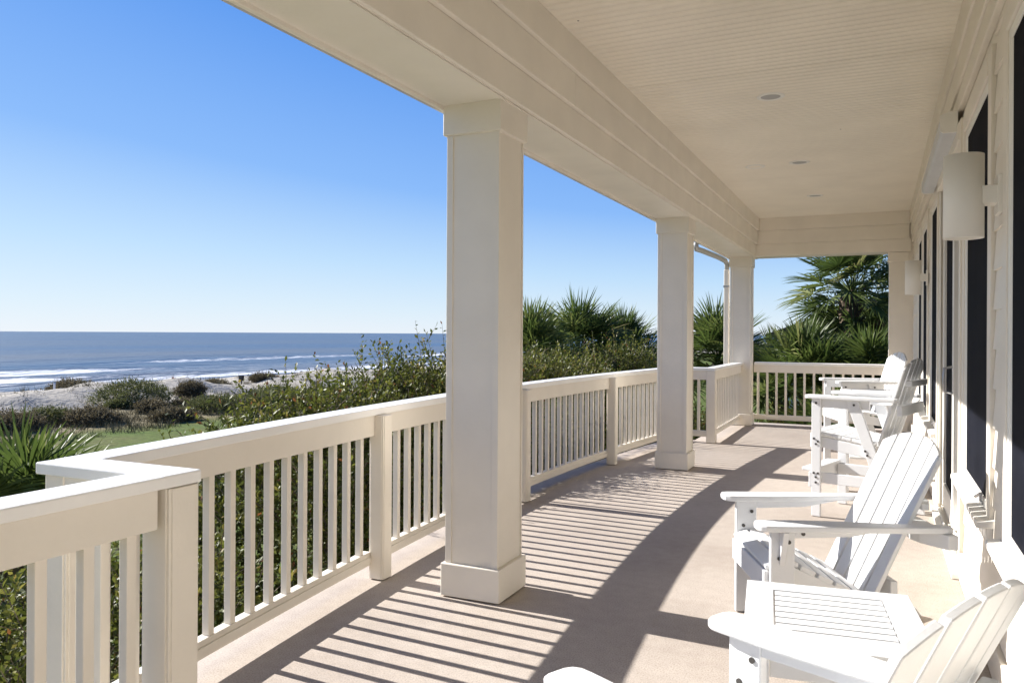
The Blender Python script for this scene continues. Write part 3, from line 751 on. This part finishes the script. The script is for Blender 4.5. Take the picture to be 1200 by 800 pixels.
def shrub(name, c, rad, label, cat='shrub', group=None, n_twigs=420, per=20, leaf=.045, m='leaf', seed=1, ground=-3.2, spikes=10, fill=2500, tw=(.25, .6)):
    rg = np.random.default_rng(seed); c = np.array(c, float); rad = np.array(rad, float)
    r = empty(name, (c[0], c[1], ground), 0, label, cat, group)
    lobes = rnd_dirs(rg, 9); la = rg.uniform(-.22, .22, 9)
    def surf(d_):
        k = 1+(np.exp(-6*(1-d_ @ lobes.T))*la).sum(1); return d_*rad*k[:, None]
    d_ = rnd_dirs(rg, n_twigs); d_[:, 2] = np.abs(d_[:, 2])*np.where(rg.random(n_twigs) < .78, 1, -1)
    base = surf(d_)*rg.uniform(.62, .92, n_twigs)[:, None]
    g_ = norm(d_*.75+np.array([0, 0, .55])+rg.normal(size=(n_twigs, 3))*.35)
    ln = rg.uniform(tw[0], tw[1], n_twigs)
    sp = rg.choice(n_twigs, min(spikes, n_twigs), replace=False)
    top = d_[sp, 2] > .2
    ln[sp[top]] *= 1.5; g_[sp[top]] = norm(np.array([0, 0, 1])+rg.normal(size=(top.sum(), 3))*.22)
    t = np.linspace(.08, 1, per)
    bend = rg.normal(size=(n_twigs, 3))*.12
    P = base[:, None, :]+g_[:, None, :]*(ln[:, None]*t)[:, :, None]+bend[:, None, :]*(t**2)[None, :, None]
    ax = rnd_dirs(rg, n_twigs*per).reshape(n_twigs, per, 3)
    D = norm((g_[:, None, :]*.75+ax*.9).reshape(-1, 3))
    P = P.reshape(-1, 3)
    q = rnd_dirs(rg, fill); Pf = surf(q)*(rg.uniform(.3, .95, fill)**.6)[:, None]
    P = np.concatenate([P, Pf]); D = np.concatenate([D, norm(rnd_dirs(rg, fill)+[0, 0, .3])])
    bv = np.repeat(np.clip(rg.normal(.42, .16, n_twigs), 0, .85), per)
    var = np.concatenate([bv, rg.uniform(.1, .5, fill)])+rg.normal(size=len(P))*.12
    var = np.where(rg.random(len(P)) < .02, 1, np.clip(var, 0, .93))
    off = c-np.array([c[0], c[1], ground])
    leaves_mesh('foliage', P+off, D, leaf, M[m], r, rg, var=var)
    s = MB()
    for k in range(16):
        i = rg.integers(n_twigs); b0 = Vector((rg.normal()*.15, rg.normal()*.15, -.05)); b1 = Vector(base[i]+off); mid = b0.lerp(b1, .5)+Vector((rg.normal()*.15, rg.normal()*.15, .2))
        s.tube([b0, mid, b1], [.035, .022, .008], 5, False)
    for i in range(0, n_twigs):
        if i % 2 and i not in sp: continue
        b0 = Vector(base[i]+off); s.tube([b0, b0+Vector(g_[i])*float(ln[i])*.55+Vector(bend[i])*.3, b0+Vector(g_[i])*float(ln[i])*1.04+Vector(bend[i])], [.005, .0035, .0015], 3, False)
    s.build('stem', M['stem'], r)
    return r

HG = 'leafy shrubs growing against the deck'
hed = [((-4.25, .9, -1.2), (1.1, 1.5, 1.15), 'low glossy shrub below the near railing, in the bottom left corner'),
       ((-4.3, 3.2, -1.2), (1.15, 1.5, 1.15), 'glossy shrub seen through the balusters between corner post and first newel'),
       ((-4.45, 5.45, -.50), (1.15, 1.2, 1.25), 'glossy shrub sloping up towards the dunes, behind the first newel post'),
       ((-4.4, 6.8, -.22), (1.1, 1.2, 1.3), 'tallest glossy shrub against the sea, just left of the nearest column'),
       ((-4.05, 7.95, -.2), (.9, .7, 1.25), 'shrub hidden mostly behind the nearest column, its leaf shadows on the deck'),
       ((-4.5, 9.7, -.15), (1.15, 1.35, 1.30), 'leafy shrub just right of the nearest column, below the palmettos'),
       ((-4.5, 11.6, -.2), (1.15, 1.45, 1.30), 'leafy shrub in the middle between the first two columns, above the railing'),
       ((-4.4, 14.2, -.2), (1.15, 1.45, 1.35), 'leafy shrub just left of the middle column, behind the railing'),
       ((-3.0, 13.4, -1.2), (.8, 1.0, 1.25), 'low shrub seen through the gap between the middle column and the far post'),
       ((-1.3, 15.0, -1.3), (1.3, .8, 1.4), 'low shrub behind the balusters of the end railing')]
for i, (c_, r_, lb) in enumerate(hed):
    shrub('glossy_shrub', c_, r_, lb, 'shrub', HG, n_twigs=1600 if i < 8 else 800, per=20, seed=20+i, spikes=5, fill=11000, leaf=.05, tw=(.18, .42))

def fan_leaves(rg, n, base, L_pet, R_bl, elev, seg=34, spread=118, droop=.35, sw=.035):
    """fan fronds: a petiole and a folded pleated blade each; returns arrays"""
    V = []; F = []; A = []; stems = []
    for k in range(n):
        az = k*2.39996+rg.uniform(-.3, .3); u = (k+.5)/n
        el = R(elev[0]+(elev[1]-elev[0])*u+rg.normal()*7)
        h_ = np.array([math.cos(az), math.sin(az), 0]); z_ = np.array([0, 0, 1.])
        d_ = h_*math.cos(el)+z_*math.sin(el)
        lp = L_pet*rg.uniform(.75, 1.15)
        sag = -.12*lp*math.cos(el)
        b0 = np.array(base)+d_*.05; b1 = b0+d_*lp*.5; b2 = b0+d_*lp+z_*sag
        stems.append((b0, b1, b2))
        ax = d_+z_*(-.45*math.cos(el)); ax /= np.linalg.norm(ax)
        sd = np.cross(ax, z_); sd = sd/np.linalg.norm(sd) if np.linalg.norm(sd) > .05 else np.array([-math.sin(az), math.cos(az), 0])
        nn = np.cross(sd, ax)
        rb = R_bl*rg.uniform(.8, 1.12); var = float(np.clip(rg.normal(.45, .16), .05, .9))
        tw_ = rg.normal()*.35
        sd, nn = sd*math.cos(tw_)+nn*math.sin(tw_), nn*math.cos(tw_)-sd*math.sin(tw_)
        for j in range(seg):
            a_ = R(-spread+2*spread*j/(seg-1)+rg.normal()*2)
            dir_ = ax*math.cos(a_)+sd*math.sin(a_)
            dir_ = dir_+nn*(.28*abs(math.sin(a_))+.04*rg.normal()); dir_ /= np.linalg.norm(dir_)
            ls = rb*(.62+.38*math.cos(a_*.62))*rg.uniform(.88, 1.06)
            wv = np.cross(dir_, nn); wv /= np.linalg.norm(wv)
            wv = wv*math.cos(.5 if j % 2 else -.5)+nn*math.sin(.5 if j % 2 else -.5)
            p0 = b2; o = len(V)
            dr = droop*rg.uniform(.4, 1.3)
            for t_, wd in ((.04, .25), (.42, 1.0), (.75, .62), (1.0, .0)):
                pp = p0+dir_*ls*t_-z_*ls*dr*max(0, t_-.3)**2*1.6
                V.append(pp+wv*sw*.5*wd); V.append(pp-wv*sw*.5*wd)
                vv = min(1, var+(.12 if t_ > .9 else 0)+rg.normal()*.05); A += [vv, vv]
            for q in range(3): F.append((o+2*q, o+2*q+1, o+2*q+3, o+2*q+2))
    return np.array(V), np.array(F), np.array(A), stems
def palm(name, x, y, ztop, trunk_r, n, L_pet, R_bl, label, group, cat='palm', elev=(86, -25), dead=0, seed=1, ground=-3.2, sw=.03, droop=.16, seg=38):
    rg = np.random.default_rng(seed)
    r = empty(name, (x, y, ground), 0, label, cat, group); hz = ztop-ground
    V, F, A, st = fan_leaves(rg, n, (0, 0, hz), L_pet, R_bl, elev, seg, 118, droop, sw)
    np_mesh('crown', V, F, M['palm'], r, np.clip(A, 0, 1))
    s = MB()
    for b0, b1, b2 in st: s.tube([b0, b1, b2], [.016, .011, .008], 5, False, .5)
    s.build('petioles', M['palm'], r, attr='var')
    if dead:
        V, F, A, st = fan_leaves(rg, dead, (0, 0, hz-.12), L_pet*.9, R_bl*.85, (-30, -75), 24, 70, .7, sw*.8)
        np_mesh('dead_skirt', V, F, M['palm_dead'], r, np.clip(A, 0, 1))
    t = MB(); zs = np.linspace(-.1, hz, 14)
    t.tube([(.05*math.sin(q*.8), .04*math.cos(q*.6), q) for q in zs], [trunk_r*(1.1+.12*math.sin(9*q)) for q in zs], 10)
    for k in range(44):                      # old frond boots round the upper trunk
        q = hz-.02-.028*k; a_ = k*2.4
        p = Vector((math.cos(a_)*trunk_r, math.sin(a_)*trunk_r, q)); o = Vector((math.cos(a_), math.sin(a_), 1.4))
        t.tube([p, p+o*.06, p+o*.11], [.03, .022, .012], 4)
    t.build('trunk', M['bark'], r)
    return r
PG = 'fan palms around the porch'
palm('palmetto', -7.6, 4.9, -.75, .13, 30, .75, .75, 'fan palmetto at the left edge, beyond the corner of the near railing', PG, seed=3, elev=(85, -10), sw=.034)
palm('palmetto', -5.9, 13.5, .75, .13, 44, .55, .82, 'left one of three palmettos between the first two columns', PG, seed=4, elev=(84, -18))
palm('palmetto', -6.2, 17.0, .95, .15, 50, .65, .95, 'middle and tallest of three palmettos between the first two columns', PG, seed=5, elev=(84, -18))
palm('palmetto', -5.7, 18.8, .75, .13, 44, .6, .85, 'right one of three palmettos, just left of the middle column', PG, seed=6, elev=(84, -18))
palm('palmetto', -3.1, 17.2, .75, .15, 48, .65, .92, 'palmetto seen between the middle column and the farthest column', PG, seed=7, elev=(84, -25))
palm('palmetto', -2.0, 18.6, .35, .14, 30, .6, .75, 'dark palmetto just right of the farthest column, behind the end railing', PG, seed=8, elev=(84, -25))
palm('sabal_palm', -.52, 18.0, 2.25, .17, 44, .8, .82, 'tall palm with dead fronds under its crown, behind the end railing', PG, seed=9, elev=(80, -55), dead=14, sw=.036)
palm('palmetto', -1.25, 15.9, .2, .13, 40, .8, .85, 'bright palmetto low behind the middle of the end railing', PG, seed=10, elev=(88, 5), sw=.034)
palm('palmetto', -.15, 15.7, .25, .13, 30, .7, .8, 'palmetto low behind the right end of the end railing', PG, seed=11, elev=(88, 0), sw=.034)
palm('palmetto', -.75, 14.6, -.75, .13, 34, .65, .75, 'lowest palmetto, seen through the balusters of the end railing', PG, seed=12, elev=(85, -20), sw=.034)

def tree(name, x, y, z0, hz, rad, label, seed, n=140):
    rg = np.random.default_rng(seed); r = empty(name, (x, y, z0), 0, label, 'tree')
    t = MB(); t.tube([(0, 0, -.1), (.1, .05, hz*.4), (.05, 0, hz*.75)], [.22, .16, .07], 8, False)
    P = []; D = []
    for k in range(n):
        q = rnd_dirs(rg, 1)[0]; cc = np.array([0, 0, hz*.68])+q*np.array([rad, rad, hz*.36])*rg.uniform(.5, 1)
        if k < 14: t.tube([(.05, 0, hz*.45), tuple(cc*.6+np.array([0, 0, hz*.18])), tuple(cc)], [.06, .035, .012], 5, False)
        m_ = 130; P.append(cc+rg.normal(size=(m_, 3))*.27); D.append(norm(rnd_dirs(rg, m_)+[0, 0, .2]))
    t.build('trunk', M['stem'], r)
    leaves_mesh('crown', np.concatenate(P), np.concatenate(D), .11, M['leaf_dark'], r, rg)
tree('live_oak', .9, 23.0, -3.2, 7.2, 2.0, 'dark leafy tree behind the tall palm at the end of the porch', 31)

# dune shrubs: separate mounds
DG = 'shrub mounds on the dunes'
mounds = [(-49.5, 36.0, 1.9, 1.15, 'dune_brown', 'brown shrub mound on top of the sandy dune, left one by the surf'),
          (-40.5, 33.3, 2.3, 1.75, 'dune_leaf', 'biggest round dark green shrub mound, in the middle of the dunes'),
          (-39.3, 31.4, .6, .5, 'dune_leaf', 'small round green shrub in front of the biggest mound'),
          (-41.6, 38.7, .9, .85, 'dune_brown', 'reddish brown shrub mound right of the biggest mound'),
          (-48.8, 47.8, 1.2, .5, 'dune_brown', 'low brown shrub on the far sand slope, near the dark bin'),
          (-35.2, 26.6, 1.25, .7, 'dune_brown', 'brown scrub mound behind the lawn, in front of the biggest mound'),
          (-33.0, 29.5, 1.0, .6, 'dune_brown', 'dark scrub mound at the edge of the lawn, above the near railing'),
          (-34.3, 34.2, 1.9, .95, 'dune_leaf', 'olive scrub mound at the right, left end of its row'),
          (-34.0, 37.6, 2.0, 1.0, 'dune_leaf', 'olive scrub mound at the right, middle of its row'),
          (-33.0, 41.5, 2.0, 1.1, 'dune_leaf', 'olive scrub mound at the right, touching the tall shrub leaves'),
          (-37.4, 25.6, 1.3, .8, 'dune_leaf', 'olive scrub mound at the left, below the sandy dune'),
          (-36.0, 23.0, 1.3, .75, 'dune_brown', 'brown scrub mound at the far left, behind the palmetto tips'),
          (-36.6, 31.4, .8, .6, 'dune_brown', 'small brown scrub mound just below the biggest mound'),
          (-47.0, 51.5, 1.1, .5, 'dune_brown', 'low brown shrub on the far sand slope, right of the dark bin')]
mounds += [
           (-39.0, 36.0, 1.2, .6, 'dune_brown', 'low brown shrub at the right foot of the biggest mound'),
           (-40.0, 45.5, 1.8, .8, 'dune_leaf', 'wide green shrub at the foot of the far sand slope, below the dark bin')]
for i, (x, y_, rr, hh, mm, lb) in enumerate(mounds):
    rr *= 1.12; hh *= 1.12
    gz = float(ground_h(x, y_))
    shrub('dune_shrub', (x, y_, gz+hh*.15), (rr, rr, hh*.72), lb, 'shrub', DG, n_twigs=int(420+300*rr), per=9, leaf=.105, m=mm, seed=60+i, ground=gz, spikes=3, fill=2500, tw=(.10, .24))

# coarse dune grass (uncountable)
rg = np.random.default_rng(5)
n = 9000
px_ = -rg.uniform(30.5, 52, n); py_ = rg.uniform(14, 66, n)
keep = rg.random(n) < np.clip(1.05-np.abs(-px_-35)/8, .16, 1)*np.clip(.75+.6*fbm(px_*.5, py_*.5, 12), 0, 1)
px_, py_ = px_[keep], py_[keep]; n = len(px_); nb = 12
P = np.stack([px_, py_, ground_h(px_, py_)-.02], 1).repeat(nb, 0)+np.concatenate([rg.normal(size=(n*nb, 2))*.14, np.zeros((n*nb, 1))], 1)
D = norm(rg.normal(size=(n*nb, 3))*.38+[0, 0, 1.]); L = (rg.uniform(.22, .55, n*nb)*np.repeat(rg.uniform(.6, 1.2, n), nb))[:, None]
S = norm(np.cross(D, rg.normal(size=(n*nb, 3))))*.012
V = np.stack([P-S, P+S, P+D*L], 1).reshape(-1, 3); F = np.arange(len(V)).reshape(-1, 3)
o = np_mesh('dune_grass', V, F, M['blade'], None, np.repeat(np.clip(np.repeat(rg.normal(.5, .2, n), nb)+rg.normal(size=n*nb)*.1, 0, 1), 3))
tag(o, 'coarse olive and straw coloured grass covering the ground behind the lawn', 'grass', kind='stuff')

# small things on the beach
def onground(x, y_): return float(ground_h(x, y_))
x, y_ = -48.6, 34.0; z_ = onground(x, y_)
p = empty('marker_post', (x, y_, z_), 0, 'short white marker post on the left dune in front of the brown mound', 'post')
MB().box(-.05, .05, -.05, .05, -.2, .55).build('shaft', M['white'], p, bevel=.01); MB().prism([(-.06, .55), (.06, .55), (0, .62)], -.06, .06, 'y').build('cap', M['white'], p)
x, y_ = -54.6, 48.9; z_ = onground(x, y_)
p = empty('beach_marker', (x, y_, z_), 0, 'small red marker on a stake at the edge of the surf', 'marker')
MB().tube([(0, 0, -.3), (0, 0, .55)], .025, 6).build('stake', M['stem'], p); MB().prism([(-.14, .40), (.14, .40), (.14, .68), (-.14, .68)], -.015, .015, 'y').build('panel', M['red'], p)
x, y_ = -48.3, 50.3; z_ = onground(x, y_)
p = empty('litter_bin', (x, y_, z_), 0, 'dark bin on a post on the far sand slope', 'bin')
MB().box(-.04, .04, -.04, .04, -.3, .35).build('stand', M['bolt'], p); MB().prism([(-.15, .3), (.15, .3), (.19, .72), (-.19, .72)], -.15, .15, 'y').build('body', M['bolt'], p, bevel=.02); MB().box(-.2, .2, -.17, .17, .722, .76).build('lid', M['bolt'], p)

# neighbouring house far behind the palms
nh = empty('neighbour_house', (0, 52, -3.2), 0, 'grey neighbouring house with brown roof, far behind the palms', 'house')
MB().box(-5.6, 8, 0, 10, -.1, 4.62).build('wall', M['siding_far'], nh)
MB().prism([(-6.4, 4.62), (1.2, 7.4), (8.8, 4.62), (8.8, 4.42), (-6.4, 4.42)], -.6, 10.6, 'y').build('roof', M['roof'], nh)
for q in (-4.6, -2.4, .2, 2.6):
    wn = MB().box(q-.08, q+1.18, -.04, 0, 2.5, 4.1).build('window', M['frame'], nh); MB().box(q, q+1.1, -.05, -.03, 2.58, 4.02).build('pane', M['dark'], wn)
